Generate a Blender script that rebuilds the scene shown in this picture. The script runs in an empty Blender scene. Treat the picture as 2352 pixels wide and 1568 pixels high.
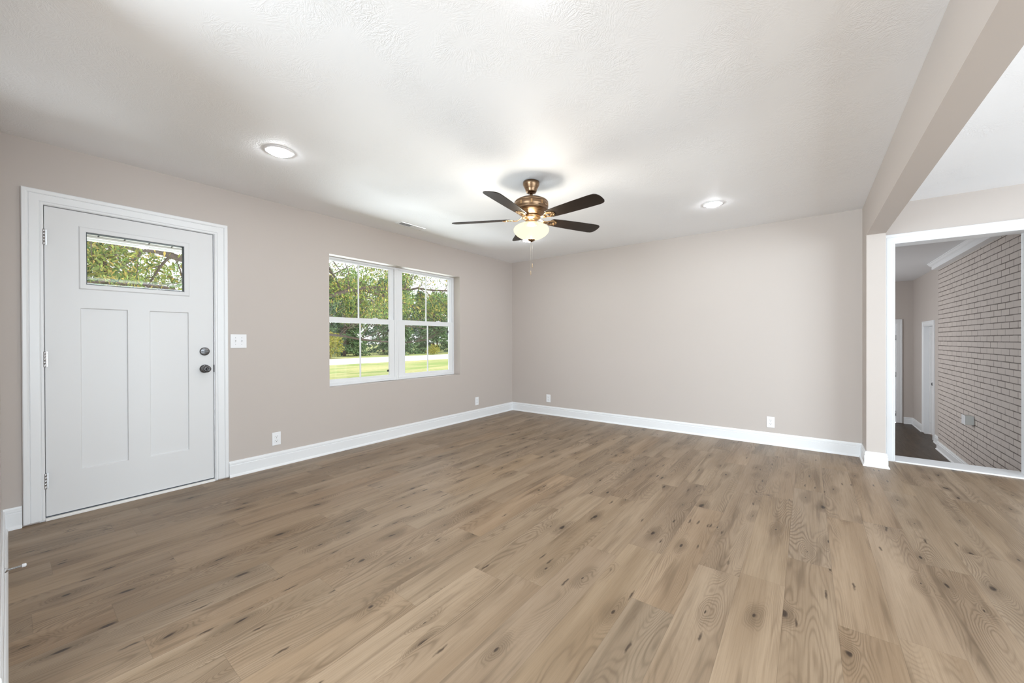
import bpy, bmesh, math, random
import numpy as np
from mathutils import Vector, Matrix
R = math.radians
S = bpy.context.scene
COL = S.collection

# ------------------------------------------------------------------ camera
YAW, PIT, ROL = 0.653633, -0.0038288, -0.0030613
F = Vector((math.cos(YAW) * math.cos(PIT), math.sin(YAW) * math.cos(PIT), math.sin(PIT)))
RT = Vector((math.sin(YAW), -math.cos(YAW), 0.0))
UP = RT.cross(F)
R2 = RT * math.cos(ROL) + UP * math.sin(ROL)
U2 = -RT * math.sin(ROL) + UP * math.cos(ROL)
cam_data = bpy.data.cameras.new('camera')
cam_data.sensor_width = 36.0
cam_data.lens = 36.0 * 886.97 / 2352.0
cam_data.clip_start = 0.02
cam_data.clip_end = 400
cam = bpy.data.objects.new('camera', cam_data)
M = Matrix.Identity(4)
for i, v in enumerate((R2, U2, -F)):
    for k in range(3):
        M[k][i] = v[k]
M[2][3] = 1.171
cam.matrix_world = M
COL.objects.link(cam)
S.camera = cam

# ------------------------------------------------------------------ look
S.view_settings.view_transform = 'Standard'
S.view_settings.look = 'None'
S.view_settings.exposure = 0.45
S.view_settings.gamma = 1.0
S.view_settings.use_curve_mapping = False
S.cycles.use_denoising = True
S.cycles.max_bounces = 8
S.cycles.diffuse_bounces = 5
S.cycles.glossy_bounces = 3
S.cycles.transparent_max_bounces = 12
S.cycles.sample_clamp_indirect = 6.0
S.cycles.adaptive_threshold = 0.02
S.cycles.caustics_reflective = False
S.cycles.caustics_refractive = False

# ------------------------------------------------------------------ world: pale hazy sky
W = bpy.data.worlds.new('sky')
S.world = W
W.use_nodes = True
bg = W.node_tree.nodes['Background']
bg.inputs[0].default_value = (0.93, 0.96, 1.0, 1)
bg.inputs[1].default_value = 2.3

def light(name, kind, loc, power, color=(1, 1, 1), size=None, aim=None, **kw):
    d = bpy.data.lights.new(name, kind)
    d.energy = power
    d.color = color
    if size and kind == 'AREA':
        d.shape = 'RECTANGLE'
        d.size, d.size_y = size
    elif size:
        d.shadow_soft_size = size
    for k, v in kw.items():
        setattr(d, k, v)
    o = bpy.data.objects.new(name, d)
    o.location = loc
    if aim is not None:
        o.rotation_euler = (Vector(aim) - Vector(loc)).to_track_quat('-Z', 'Y').to_euler()
    COL.objects.link(o)
    return o

PW = dict(world=1.7, sun=2.0, rear=270, side=220, den=47, fan=31, lens=60, up2=38, outfill=900)
bg.inputs[1].default_value = PW['world']
sun = light('sun', 'SUN', (0, -10, 20), PW['sun'], (1.0, 0.95, 0.86), aim=(3, 4, 0), angle=R(3))
# added rear and side fill lamps that brighten the room from out of view
light('rear_fill', 'AREA', (-3.3, 1.7, 1.35), PW['rear'], (0.79, 0.915, 1.0), (3.6, 2.0), aim=(0, 1.7, 1.3))
light('side_fill', 'AREA', (0.4, -4.1, 1.35), PW['side'], (0.79, 0.915, 1.0), (5.0, 2.1), aim=(0.4, 0, 1.3))
light('den_window_daylight', 'AREA', (8.6, 1.45, 0.9), PW['den'], (0.95, 0.98, 1.0), (2.2, 1.4), aim=(8.6, 0, 0.85))
# up-facing fill lamp added out of view to lift the ceiling
light('side_ceiling_fill', 'AREA', (2.4, -3.1, 0.35), PW['up2'], (0.79, 0.915, 1.0), (4.6, 1.8), aim=(2.4, -3.1, 2))

# unseen lamp added outside, below the sill line, as fill for the ceiling
light('outdoor_ceiling_fill', 'AREA', (4.1, 7.0, -0.38), PW['outfill'], (0.85, 0.945, 1.0), (5.4, 5.4), aim=(4.1, 6.6, 2.46))

# ------------------------------------------------------------------ tagging
def tag(o, label=None, cat=None, group=None, kind=None):
    if label: o['label'] = label
    if cat: o['category'] = cat
    if group: o['group'] = group
    if kind: o['kind'] = kind
    return o

def thing(name, loc, label=None, cat=None, group=None, kind=None, rz=0.0):
    o = bpy.data.objects.new(name, None)
    o.empty_display_size = 0.1
    o.location = loc
    o.rotation_euler = (0, 0, rz)
    COL.objects.link(o)
    return tag(o, label, cat, group, kind)

# ------------------------------------------------------------------ mesh builder
class MB:
    def __init__(s):
        s.v = []; s.f = []; s.sm = []
    def add(s, vs, fs, smooth=False):
        n = len(s.v)
        s.v += [tuple(p) for p in vs]
        s.f += [tuple(i + n for i in f) for f in fs]
        s.sm += [smooth] * len(fs)
        return s
    def box(s, x0, x1, y0, y1, z0, z1):
        x0, x1 = sorted((x0, x1)); y0, y1 = sorted((y0, y1)); z0, z1 = sorted((z0, z1))
        return s.add([(x0, y0, z0), (x1, y0, z0), (x1, y1, z0), (x0, y1, z0), (x0, y0, z1), (x1, y0, z1), (x1, y1, z1), (x0, y1, z1)],
                     [(0, 3, 2, 1), (4, 5, 6, 7), (0, 1, 5, 4), (1, 2, 6, 5), (2, 3, 7, 6), (3, 0, 4, 7)])
    def obox(s, c, ax, ay, az):
        c, ax, ay, az = map(Vector, (c, ax, ay, az))
        vs = [c + ax * i + ay * j + az * k for k in (-1, 1) for (i, j) in ((-1, -1), (1, -1), (1, 1), (-1, 1))]
        return s.add(vs, [(0, 3, 2, 1), (4, 5, 6, 7), (0, 1, 5, 4), (1, 2, 6, 5), (2, 3, 7, 6), (3, 0, 4, 7)])
    def lathe(s, prof, c=(0, 0, 0), axis='z', n=48, smooth=True, caps=True):
        # prof: list of (radius, height) along axis
        c = Vector(c)
        ex = {'z': (Vector((1, 0, 0)), Vector((0, 1, 0)), Vector((0, 0, 1))),
              'y': (Vector((1, 0, 0)), Vector((0, 0, 1)), Vector((0, 1, 0))),
              'x': (Vector((0, 1, 0)), Vector((0, 0, 1)), Vector((1, 0, 0)))}[axis] if isinstance(axis, str) else axis
        vs = []
        for r, h in prof:
            for k in range(n):
                t = 2 * math.pi * k / n
                vs.append(c + ex[0] * (r * math.cos(t)) + ex[1] * (r * math.sin(t)) + ex[2] * h)
        fs = []
        for i in range(len(prof) - 1):
            for k in range(n):
                fs.append((i * n + k, i * n + (k + 1) % n, (i + 1) * n + (k + 1) % n, (i + 1) * n + k))
        s.add(vs, fs, smooth)
        if caps:
            for i in (0, len(prof) - 1):
                if prof[i][0] > 1e-6:
                    s.add(vs[i * n:(i + 1) * n], [tuple(range(n))])
        return s
    def tube(s, pts, rad, n=8, caps=True):
        pts = [Vector(p) for p in pts]
        if not hasattr(rad, '__len__'): rad = [rad] * len(pts)
        vs = []
        ref = Vector((0.31, 0.17, 0.93)).normalized()
        for i, p in enumerate(pts):
            d = (pts[min(i + 1, len(pts) - 1)] - pts[max(i - 1, 0)]).normalized()
            a = d.cross(ref)
            if a.length < 1e-3: a = d.cross(Vector((1, 0, 0)))
            a.normalize(); b = d.cross(a)
            for k in range(n):
                t = 2 * math.pi * k / n
                vs.append(p + a * (rad[i] * math.cos(t)) + b * (rad[i] * math.sin(t)))
        fs = []
        for i in range(len(pts) - 1):
            for k in range(n):
                fs.append((i * n + k, i * n + (k + 1) % n, (i + 1) * n + (k + 1) % n, (i + 1) * n + k))
        s.add(vs, fs, True)
        if caps:
            s.add(vs[:n], [tuple(range(n))]); s.add(vs[-n:], [tuple(range(n))])
        return s
    def prism(s, poly, mapf, t0, t1):
        n = len(poly)
        vs = [mapf(p[0], p[1], t0) for p in poly] + [mapf(p[0], p[1], t1) for p in poly]
        fs = [tuple(range(n)), tuple(range(2 * n - 1, n - 1, -1))] + [(i, (i + 1) % n, n + (i + 1) % n, n + i) for i in range(n)]
        return s.add(vs, fs)
    def sweep(s, path, prof, mapf, closed=False):
        """path: 2D points; prof: (lateral, out) pairs, mitred at the corners; mapf(u, v, out) -> xyz"""
        P = [Vector(p) for p in path]; n = len(P); offs = []
        for i in range(n):
            a = P[i] - P[i - 1] if (i > 0 or closed) else P[1] - P[0]
            b = P[(i + 1) % n] - P[i] if (i < n - 1 or closed) else P[-1] - P[-2]
            a.normalize(); b.normalize()
            na = Vector((-a.y, a.x)); nb = Vector((-b.y, b.x))
            m = na + nb
            offs.append(m / max(m.dot(na), 0.2))
        m = len(prof); vs = []
        for i in range(n):
            for l, o in prof:
                q = P[i] + offs[i] * l
                vs.append(mapf(q.x, q.y, o))
        fs = []
        for i in range(n if closed else n - 1):
            for k in range(m):
                j = (i + 1) % n
                fs.append((i * m + k, i * m + (k + 1) % m, j * m + (k + 1) % m, j * m + k))
        if not closed:
            fs.append(tuple(range(m))); fs.append(tuple(range((n - 1) * m, n * m)))
        return s.add(vs, fs)
    def build(s, name, mat=None, parent=None, kind=None, bevel=0.0, seg=2, label=None, cat=None, group=None, fixn=True):
        me = bpy.data.meshes.new(name)
        me.from_pydata([tuple(v) for v in s.v], [], s.f)
        me.polygons.foreach_set('use_smooth', s.sm)
        if fixn:
            b = bmesh.new(); b.from_mesh(me)
            bmesh.ops.remove_doubles(b, verts=b.verts, dist=1e-5)
            bmesh.ops.recalc_face_normals(b, faces=b.faces)
            b.to_mesh(me); b.free()
        me.update()
        for m_ in (mat if isinstance(mat, (list, tuple)) else [mat]):
            if m_: me.materials.append(m_)
        o = bpy.data.objects.new(name, me)
        COL.objects.link(o)
        if parent:
            o.parent = parent
            o.matrix_parent_inverse = Matrix.Identity(4)
        if bevel:
            md = o.modifiers.new('bevel', 'BEVEL'); md.width = bevel; md.segments = seg
            md.limit_method = 'ANGLE'; md.angle_limit = R(40)
        return tag(o, label, cat, group, kind)

def relief(mb, us, vs, depth, mapf, back):
    """solid slab: face at depth[i][j] per cell (None = hole) down to 'back'"""
    nu, nv = len(us) - 1, len(vs) - 1
    def D(i, j):
        return depth(i, j) if 0 <= i < nu and 0 <= j < nv else None
    for i in range(nu):
        for j in range(nv):
            d = D(i, j)
            if d is None: continue
            c = [(us[i], vs[j]), (us[i + 1], vs[j]), (us[i + 1], vs[j + 1]), (us[i], vs[j + 1])]
            mb.add([mapf(u, v, d) for u, v in c], [(0, 1, 2, 3)])
            mb.add([mapf(u, v, back) for u, v in c], [(3, 2, 1, 0)])
            for (di, dj, e) in ((-1, 0, (3, 0)), (1, 0, (1, 2)), (0, -1, (0, 1)), (0, 1, (2, 3))):
                o = D(i + di, j + dj)
                tgt = back if o is None else (o if o != d else None)
                if tgt is None or (o is not None and (o - d) * (back - d) < 0): continue
                if tgt == d: continue
                p, q = c[e[0]], c[e[1]]
                mb.add([mapf(p[0], p[1], d), mapf(q[0], q[1], d), mapf(q[0], q[1], tgt), mapf(p[0], p[1], tgt)], [(0, 1, 2, 3)])
    return mb

# ------------------------------------------------------------------ materials
def mat(name, color, rough=0.5, metal=0.0, spec=0.5, emit=None, estr=0.0, coat=0.0):
    m = bpy.data.materials.new(name); m.use_nodes = True
    p = m.node_tree.nodes['Principled BSDF']
    p.inputs['Base Color'].default_value = (*color, 1)
    p.inputs['Roughness'].default_value = rough
    p.inputs['Metallic'].default_value = metal
    p.inputs['Specular IOR Level'].default_value = spec
    p.inputs['Coat Weight'].default_value = coat
    if emit:
        p.inputs['Emission Color'].default_value = (*emit, 1)
        p.inputs['Emission Strength'].default_value = estr
    return m

class G:
    """tiny node-expression helper"""
    def __init__(s, m):
        s.nt = m.node_tree; s.p = s.nt.nodes.get('Principled BSDF')
    def n(s, t, **kw):
        o = s.nt.nodes.new(t)
        for k, v in kw.items(): setattr(o, k, v)
        return o
    def l(s, a, b):
        if isinstance(a, (int, float)): b.default_value = a
        elif isinstance(a, tuple): b.default_value = a
        else: s.nt.links.new(a, b)
    def m(s, op, a, b=None, c=None, clamp=False):
        o = s.n('ShaderNodeMath', operation=op, use_clamp=clamp)
        s.l(a, o.inputs[0])
        if b is not None: s.l(b, o.inputs[1])
        if c is not None: s.l(c, o.inputs[2])
        return o.outputs[0]
    def xyz(s, x, y, z=0.0):
        o = s.n('ShaderNodeCombineXYZ'); s.l(x, o.inputs[0]); s.l(y, o.inputs[1]); s.l(z, o.inputs[2])
        return o.outputs[0]
    def noise(s, vec, scale=1.0, detail=2.0, rough=0.5, dist=0.0, out=0):
        o = s.n('ShaderNodeTexNoise'); s.l(vec, o.inputs['Vector'])
        o.inputs['Scale'].default_value = scale; o.inputs['Detail'].default_value = detail
        o.inputs['Roughness'].default_value = rough; o.inputs['Distortion'].default_value = dist
        return o.outputs[out]
    def white(s, vec, out=1):
        o = s.n('ShaderNodeTexWhiteNoise', noise_dimensions='3D'); s.l(vec, o.inputs['Vector'])
        return o.outputs[out]
    def sep(s, v):
        o = s.n('ShaderNodeSeparateXYZ'); s.l(v, o.inputs[0]); return o.outputs
    def ramp(s, x, a, b, c=0.0, d=1.0, mode='SMOOTHSTEP'):
        o = s.n('ShaderNodeMapRange', interpolation_type=mode)
        s.l(x, o.inputs[0]); s.l(a, o.inputs[1]); s.l(b, o.inputs[2]); s.l(c, o.inputs[3]); s.l(d, o.inputs[4])
        return o.outputs[0]
    def mix(s, f, a, b, mode='MIX'):
        o = s.n('ShaderNodeMix', data_type='RGBA', blend_type=mode)
        s.l(f, o.inputs[0])
        for v, k in ((a, 6), (b, 7)):
            s.l((*v, 1.0) if isinstance(v, tuple) and len(v) == 3 else v, o.inputs[k])
        return o.outputs[2]
    def bump(s, h, strength=0.2, dist=0.01):
        o = s.n('ShaderNodeBump'); o.inputs['Strength'].default_value = strength
        o.inputs['Distance'].default_value = dist
        s.l(h, o.inputs['Height']); s.l(o.outputs[0], s.p.inputs['Normal'])
        return o
    def pos(s):
        return s.n('ShaderNodeNewGeometry').outputs['Position']

def srgb(r, g, b):
    f = lambda c: (c / 255 / 12.92) if c / 255 <= 0.04045 else ((c / 255 + 0.055) / 1.055) ** 2.4
    return (f(r), f(g), f(b))

def wall_paint():
    m = mat('greige_wall_paint', srgb(206, 196, 189), 0.55, spec=0.3)
    g = G(m); p = g.pos()
    h = g.noise(p, 260, 3, 0.6)
    g.bump(h, 0.05, 0.002)
    c = g.mix(g.noise(p, 0.9, 2), srgb(192, 183, 177), srgb(195, 186, 180))
    g.l(c, g.p.inputs['Base Color'])
    return m

def ceiling_paint():
    m = mat('textured_ceiling_paint', srgb(246, 247, 250), 0.6, spec=0.25)
    g = G(m); p = g.pos()
    def stomp(scale, off):
        q = g.n('ShaderNodeVectorMath', operation='ADD'); g.l(p, q.inputs[0]); q.inputs[1].default_value = off
        wob = g.n('ShaderNodeVectorMath', operation='MULTIPLY_ADD')
        g.l(g.noise(p, 9, 2, out=1), wob.inputs[0]); wob.inputs[1].default_value = (0.05, 0.05, 0); g.l(q.outputs[0], wob.inputs[2])
        v = g.n('ShaderNodeTexVoronoi', voronoi_dimensions='2D'); g.l(wob.outputs[0], v.inputs['Vector'])
        v.inputs['Scale'].default_value = scale
        d = g.n('ShaderNodeVectorMath', operation='SUBTRACT'); g.l(wob.outputs[0], d.inputs[0]); g.l(v.outputs['Position'], d.inputs[1])
        x, y, z = g.sep(d.outputs[0])
        ang = g.m('ARCTAN2', y, x)
        r = g.m('MULTIPLY', v.outputs['Distance'], 1.0)
        cell = g.sep(v.outputs['Color'])[0]
        n_ = g.noise(g.xyz(g.m('MULTIPLY', ang, 5.5), g.m('MULTIPLY', r, 2.2), g.m('MULTIPLY', cell, 40)), 1.6, 3, 0.55)
        ridge = g.m('SUBTRACT', 1.0, g.m('MULTIPLY', g.m('ABSOLUTE', g.m('SUBTRACT', n_, 0.5)), 9.0), clamp=True)
        fade = g.ramp(r, 0.08, 0.3)
        return g.m('MULTIPLY', g.m('MULTIPLY', ridge, fade), g.ramp(g.noise(p, 3.1, 2), 0.35, 0.62))
    h = g.m('ADD', stomp(4.2, (0, 0, 0)), stomp(5.3, (3.3, 1.7, 0)))
    g.bump(h, 0.26, 0.003)
    return m

def floor_wood(dark=1.0):
    m = mat('oak_plank_flooring', (0.4, 0.32, 0.24), 0.42, spec=0.35)
    g = G(m); x, y, z = g.sep(g.pos())
    w, L = 0.183, 1.22
    ry = g.m('DIVIDE', g.m('SUBTRACT', y, 0.0855 - 40 * w), w)
    row = g.m('FLOOR', ry); fy = g.m('FRACT', ry)
    off = g.white(g.xyz(row, 3.7, 1.3), out=0)
    rx = g.m('ADD', g.m('DIVIDE', x, L), g.m('MULTIPLY', off, 7.31))
    col = g.m('FLOOR', rx); fx = g.m('FRACT', rx)
    r1, r2, r3 = g.sep(g.white(g.xyz(row, col, 0.5)))
    r4, r5, r6 = g.sep(g.white(g.xyz(row, col, 9.5)))
    # plank-local coordinates, mirrored and shifted per plank
    lx = g.m('MULTIPLY', fx, L); ly = g.m('MULTIPLY', fy, w)
    px = g.m('ADD', lx, g.m('MULTIPLY', r1, 60)); py = g.m('ADD', ly, g.m('MULTIPLY', r2, 60)); pz = g.m('MULTIPLY', r3, 30)
    P = g.xyz(px, py, pz)
    # knots
    kn = g.n('ShaderNodeTexVoronoi', voronoi_dimensions='2D', feature='F1')
    warp = g.noise(g.xyz(g.m('MULTIPLY', px, 3), g.m('MULTIPLY', py, 9), pz), 1.0, 2, out=1)
    wv = g.n('ShaderNodeVectorMath', operation='MULTIPLY_ADD'); g.l(warp, wv.inputs[0]); wv.inputs[1].default_value = (0.40, 0.42, 0)
    g.l(g.xyz(g.m('MULTIPLY', px, 2.2), g.m('MULTIPLY', py, 6.0), 0.0), wv.inputs[2])
    g.l(wv.outputs[0], kn.inputs['Vector']); kn.inputs['Scale'].default_value = 1.0
    kd = kn.outputs['Distance']
    kr = g.sep(kn.outputs['Color'])[1]
    has = g.ramp(kr, 0.36, 0.42)
    ksize = g.ramp(kr, 0.5, 1.0, 0.35, 1.0, 'LINEAR')
    bumpf = g.m('MULTIPLY', has, g.m('POWER', 2.718, g.m('MULTIPLY', g.m('MULTIPLY', kd, kd), -22.0)))
    # grain field and its contour lines
    n1 = g.noise(g.xyz(g.m('MULTIPLY', px, 0.85), g.m('MULTIPLY', py, 6.0), pz), 1.0, 1.5, 0.4)
    field = g.m('ADD', n1, g.m('MULTIPLY', bumpf, 0.20))
    wob = g.m('MULTIPLY', g.noise(g.xyz(g.m('MULTIPLY', px, 9), g.m('MULTIPLY', py, 40), pz), 1.0, 2), 0.010)
    ph = g.m('MULTIPLY', g.m('ADD', field, wob), 250.0)
    ring = g.m('POWER', g.m('ADD', g.m('MULTIPLY', g.m('SINE', ph), 0.5), 0.5), 2.2)
    zone = g.ramp(g.noise(g.xyz(g.m('MULTIPLY', px, 0.7), g.m('MULTIPLY', py, 5), g.m('ADD', pz, 7)), 1.0, 2), 0.42, 0.66)
    zone = g.m('MAXIMUM', zone, g.m('MULTIPLY', g.ramp(bumpf, 0.05, 0.5), 0.85))
    ringm = g.m('MULTIPLY', ring, zone)
    # fine fibres
    fib = g.noise(g.xyz(g.m('MULTIPLY', px, 5), g.m('MULTIPLY', py, 230), pz), 1.0, 3, 0.6)
    fib2 = g.noise(g.xyz(g.m('MULTIPLY', px, 2), g.m('MULTIPLY', py, 60), pz), 1.0, 3, 0.6)
    broad = g.noise(g.xyz(g.m('MULTIPLY', px, 0.8), g.m('MULTIPLY', py, 7), g.m('ADD', pz, 3)), 1.0, 2, 0.5)
    smear = g.ramp(g.noise(g.xyz(g.m('MULTIPLY', px, 1.3), g.m('MULTIPLY', py, 17), g.m('ADD', pz, 15)), 1.0, 3, 0.55, 0.3), 0.53, 0.74)
    light_c = srgb(187, 168, 148); mid_c = srgb(163, 143, 122)
    c = g.mix(g.ramp(broad, 0.3, 0.7), mid_c, light_c)
    c = g.mix(g.m('MULTIPLY', r6, 0.22), c, srgb(178, 150, 130))
    c = g.mix(g.ramp(fib, 0.35, 0.75, 0.0, 0.28), c, srgb(140, 120, 99))
    c = g.mix(g.ramp(fib2, 0.5, 0.75, 0.0, 0.40), c, srgb(138, 117, 96))
    c = g.mix(g.m('MULTIPLY', ringm, 0.62), c, srgb(116, 96, 77))
    c = g.mix(g.m('MULTIPLY', zone, 0.22), c, srgb(126, 107, 88))
    c = g.mix(g.m('MULTIPLY', smear, 0.62), c, srgb(116, 97, 78))
    halo = g.m('MULTIPLY', g.ramp(bumpf, 0.15, 0.95), g.m('MULTIPLY', ksize, g.ramp(fib2, 0.3, 0.65, 0.55, 1.15)))
    c = g.mix(g.m('MULTIPLY', halo, 0.50), c, srgb(104, 86, 68))
    rad = g.m('MULTIPLY', ksize, 0.085)
    core = g.m('MULTIPLY', has, g.ramp(kd, g.m('MULTIPLY', rad, 0.35), rad, 1.0, 0.0))
    c = g.mix(g.m('MULTIPLY', core, 0.92), c, srgb(58, 44, 34))
    # small dark flecks drawn out along the grain
    fl = g.n('ShaderNodeTexVoronoi', voronoi_dimensions='2D')
    fw = g.n('ShaderNodeVectorMath', operation='MULTIPLY_ADD'); g.l(g.noise(P, 26, 2, out=1), fw.inputs[0]); fw.inputs[1].default_value = (0.22, 0.30, 0)
    g.l(g.xyz(g.m('MULTIPLY', px, 3.3), g.m('MULTIPLY', py, 19), 0.0), fw.inputs[2]); g.l(fw.outputs[0], fl.inputs['Vector']); fl.inputs['Scale'].default_value = 1.0
    fr = g.sep(fl.outputs['Color'])[0]
    fleck = g.m('MULTIPLY', g.ramp(fr, 0.88, 0.90), g.ramp(fl.outputs['Distance'], g.m('MULTIPLY', fr, 0.03), 0.15, 1.0, 0.0))
    c = g.mix(g.m('MULTIPLY', fleck, 0.85), c, srgb(66, 50, 38))
    # plank tone
    hv = g.n('ShaderNodeHueSaturation'); g.l(c, hv.inputs['Color'])
    g.l(g.ramp(r4, 0, 1, 0.92 * dark, 1.06 * dark, 'LINEAR'), hv.inputs['Value'])
    g.l(g.ramp(r5, 0, 1, 0.90 + (0.35 if dark < 1 else 0), 1.08 + (0.35 if dark < 1 else 0), 'LINEAR'), hv.inputs['Saturation'])
    # joints
    ey = g.m('MULTIPLY', g.m('MINIMUM', fy, g.m('SUBTRACT', 1.0, fy)), w)
    ex = g.m('MULTIPLY', g.m('MINIMUM', fx, g.m('SUBTRACT', 1.0, fx)), L)
    e = g.m('MINIMUM', ex, ey)
    gap = g.ramp(e, 0.0004, 0.0016, 1.0, 0.0)
    c = g.mix(g.m('MULTIPLY', gap, 0.22), hv.outputs[0], srgb(84, 68, 54))
    c = g.mix(1.0, c, (0.68, 0.635, 0.56), 'MULTIPLY')
    g.l(c, g.p.inputs['Base Color'])
    g.l(g.ramp(fib, 0.2, 0.8, 0.36, 0.46), g.p.inputs['Roughness'])
    g.bump(g.m('SUBTRACT', g.m('MULTIPLY', fib, 0.25), g.m('ADD', gap, g.m('MULTIPLY', ringm, 0.15))), 0.12, 0.001)
    return m

def brick_mat():
    m = mat('painted_brick', srgb(196, 186, 179), 0.6, spec=0.3)
    g = G(m); x, y, z = g.sep(g.pos())
    b = g.n('ShaderNodeTexBrick')
    b.offset = 0.5; b.squash = 1.0
    g.l(g.xyz(g.m('ADD', x, g.m('MULTIPLY', g.noise(g.pos(), 6, 1), 0.004)), g.m('ADD', z, g.m('ADD', 10.0, g.m('MULTIPLY', g.noise(g.pos(), 4, 2), 0.006))), 0.0), b.inputs['Vector'])
    b.inputs['Scale'].default_value = 1.0
    b.inputs['Brick Width'].default_value = 0.203
    b.inputs['Row Height'].default_value = 0.0675
    b.inputs['Mortar Size'].default_value = 0.0060
    b.inputs['Mortar Smooth'].default_value = 0.25
    b.inputs['Bias'].default_value = 0.0
    b.inputs['Color1'].default_value = (*srgb(200, 190, 183), 1)
    b.inputs['Color2'].default_value = (*srgb(193, 183, 177), 1)
    b.inputs['Mortar'].default_value = (*srgb(104, 94, 88), 1)
    # head joints partly filled with paint
    bx = g.m('FRACT', g.m('DIVIDE', g.m('ADD', z, 10.0), 0.0675))
    bed = g.ramp(g.m('MINIMUM', bx, g.m('SUBTRACT', 1.0, bx)), 0.05, 0.10, 1.0, 0.0)
    fill = g.ramp(g.noise(g.pos(), 5.0, 2), 0.42, 0.58)
    c = g.mix(g.m('MULTIPLY', g.m('SUBTRACT', 1.0, bed), g.m('MULTIPLY', fill, 0.75)), b.outputs['Color'], srgb(196, 186, 180))
    g.l(c, g.p.inputs['Base Color'])
    g.bump(g.m('ADD', g.m('MULTIPLY', b.outputs['Fac'], -1.0), g.m('MULTIPLY', g.noise(g.pos(), 60, 3), 0.25)), 0.5, 0.004)
    return m

def brushed(name, c1, c2, rough):
    m = mat(name, c1, rough, metal=1.0)
    g = G(m)
    tc = g.n('ShaderNodeTexCoord').outputs['Object']
    x, y, z = g.sep(tc)
    n_ = g.noise(g.xyz(g.m('MULTIPLY', x, 3), g.m('MULTIPLY', y, 3), g.m('MULTIPLY', z, 220)), 1.0, 3)
    g.l(g.mix(n_, c1, c2), g.p.inputs['Base Color'])
    g.l(g.ramp(n_, 0.2, 0.8, rough - 0.06, rough + 0.08), g.p.inputs['Roughness'])
    return m

def glass_mat(name='window_glass', tint=(1, 1, 1), refl=1.0):
    m = bpy.data.materials.new(name); m.use_nodes = True
    nt = m.node_tree; nt.nodes.remove(nt.nodes['Principled BSDF'])
    out = nt.nodes['Material Output']
    t = nt.nodes.new('ShaderNodeBsdfTransparent'); t.inputs[0].default_value = (*tint, 1)
    gl = nt.nodes.new('ShaderNodeBsdfGlossy'); gl.inputs['Roughness'].default_value = 0.0
    gl.inputs[0].default_value = (refl, refl, refl, 1)
    fr = nt.nodes.new('ShaderNodeFresnel'); fr.inputs[0].default_value = 1.45
    geo = nt.nodes.new('ShaderNodeNewGeometry')
    # same reflectance from both sides of the pane
    ior = nt.nodes.new('ShaderNodeMapRange'); ior.inputs[3].default_value = 1.45; ior.inputs[4].default_value = 1 / 1.45
    nt.links.new(geo.outputs['Backfacing'], ior.inputs[0]); nt.links.new(ior.outputs[0], fr.inputs[0])
    mx = nt.nodes.new('ShaderNodeMixShader')
    nt.links.new(fr.outputs[0], mx.inputs[0]); nt.links.new(t.outputs[0], mx.inputs[1]); nt.links.new(gl.outputs[0], mx.inputs[2])
    nt.links.new(mx.outputs[0], out.inputs[0])
    return m

def emission_mat(name, color, strength, see=0.0):
    m = bpy.data.materials.new(name); m.use_nodes = True
    nt = m.node_tree; nt.nodes.remove(nt.nodes['Principled BSDF'])
    e = nt.nodes.new('ShaderNodeEmission'); e.inputs[0].default_value = (*color, 1); e.inputs[1].default_value = strength
    out = nt.nodes['Material Output']
    if see:
        t = nt.nodes.new('ShaderNodeBsdfTransparent'); mx = nt.nodes.new('ShaderNodeMixShader'); mx.inputs[0].default_value = see
        nt.links.new(e.outputs[0], mx.inputs[1]); nt.links.new(t.outputs[0], mx.inputs[2]); nt.links.new(mx.outputs[0], out.inputs[0])
    else:
        nt.links.new(e.outputs[0], out.inputs[0])
    return m

M_wall = wall_paint()
M_ceil = ceiling_paint()
M_floor = floor_wood()
M_denfloor = floor_wood(0.23); M_denfloor.name = 'dark_plank_flooring'
M_brick = brick_mat()
M_trim = mat('white_semigloss_trim', srgb(232, 233, 235), 0.32, spec=0.45)
M_door = mat('white_door_paint', srgb(221, 221, 222), 0.38, spec=0.4)
M_vinyl = mat('white_vinyl', srgb(230, 231, 233), 0.35, spec=0.45)
M_plastic = mat('white_plastic', srgb(238, 239, 242), 0.18, spec=0.5)
M_slot = mat('dark_slot', srgb(60, 58, 56), 0.6)
M_black = mat('black_plastic', srgb(16, 16, 16), 0.5)
M_nickel = brushed('satin_nickel', srgb(190, 190, 192), srgb(214, 214, 216), 0.40)
M_pewter = brushed('dark_pewter', srgb(98, 98, 100), srgb(128, 128, 130), 0.34)
M_bronze = brushed('brushed_antique_bronze', srgb(116, 92, 72), srgb(150, 124, 98), 0.30)
M_brass = brushed('brushed_brass', srgb(176, 140, 100), srgb(205, 170, 128), 0.28)
M_gasket = mat('dark_weatherstrip', srgb(70, 76, 84), 0.7)
M_glass = glass_mat()
M_white_paint = mat('flat_white_paint', srgb(226, 226, 228), 0.6, spec=0.3)
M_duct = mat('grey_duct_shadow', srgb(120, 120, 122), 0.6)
M_thresh = mat('painted_threshold', srgb(238, 236, 233), 0.4)

# ================================================================== SETTING
HC = 2.46              # ceiling height
WL = 3.942             # window wall plane (y)
FX = 5.152             # far wall plane (x)
NX = -0.03             # near wall plane (x)
DEN = -0.54            # floor of the sunken den
XY = lambda u, v, t: (u, v, t)

MB().box(-3.5, FX + 0.19, -4.3, WL, -0.05, 0.0).build('floor', M_floor, kind='structure')
MB().box(-3.5, FX + 0.19, -4.3, WL + 0.2, HC, HC + 0.05).build('ceiling', M_ceil, kind='structure')

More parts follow.
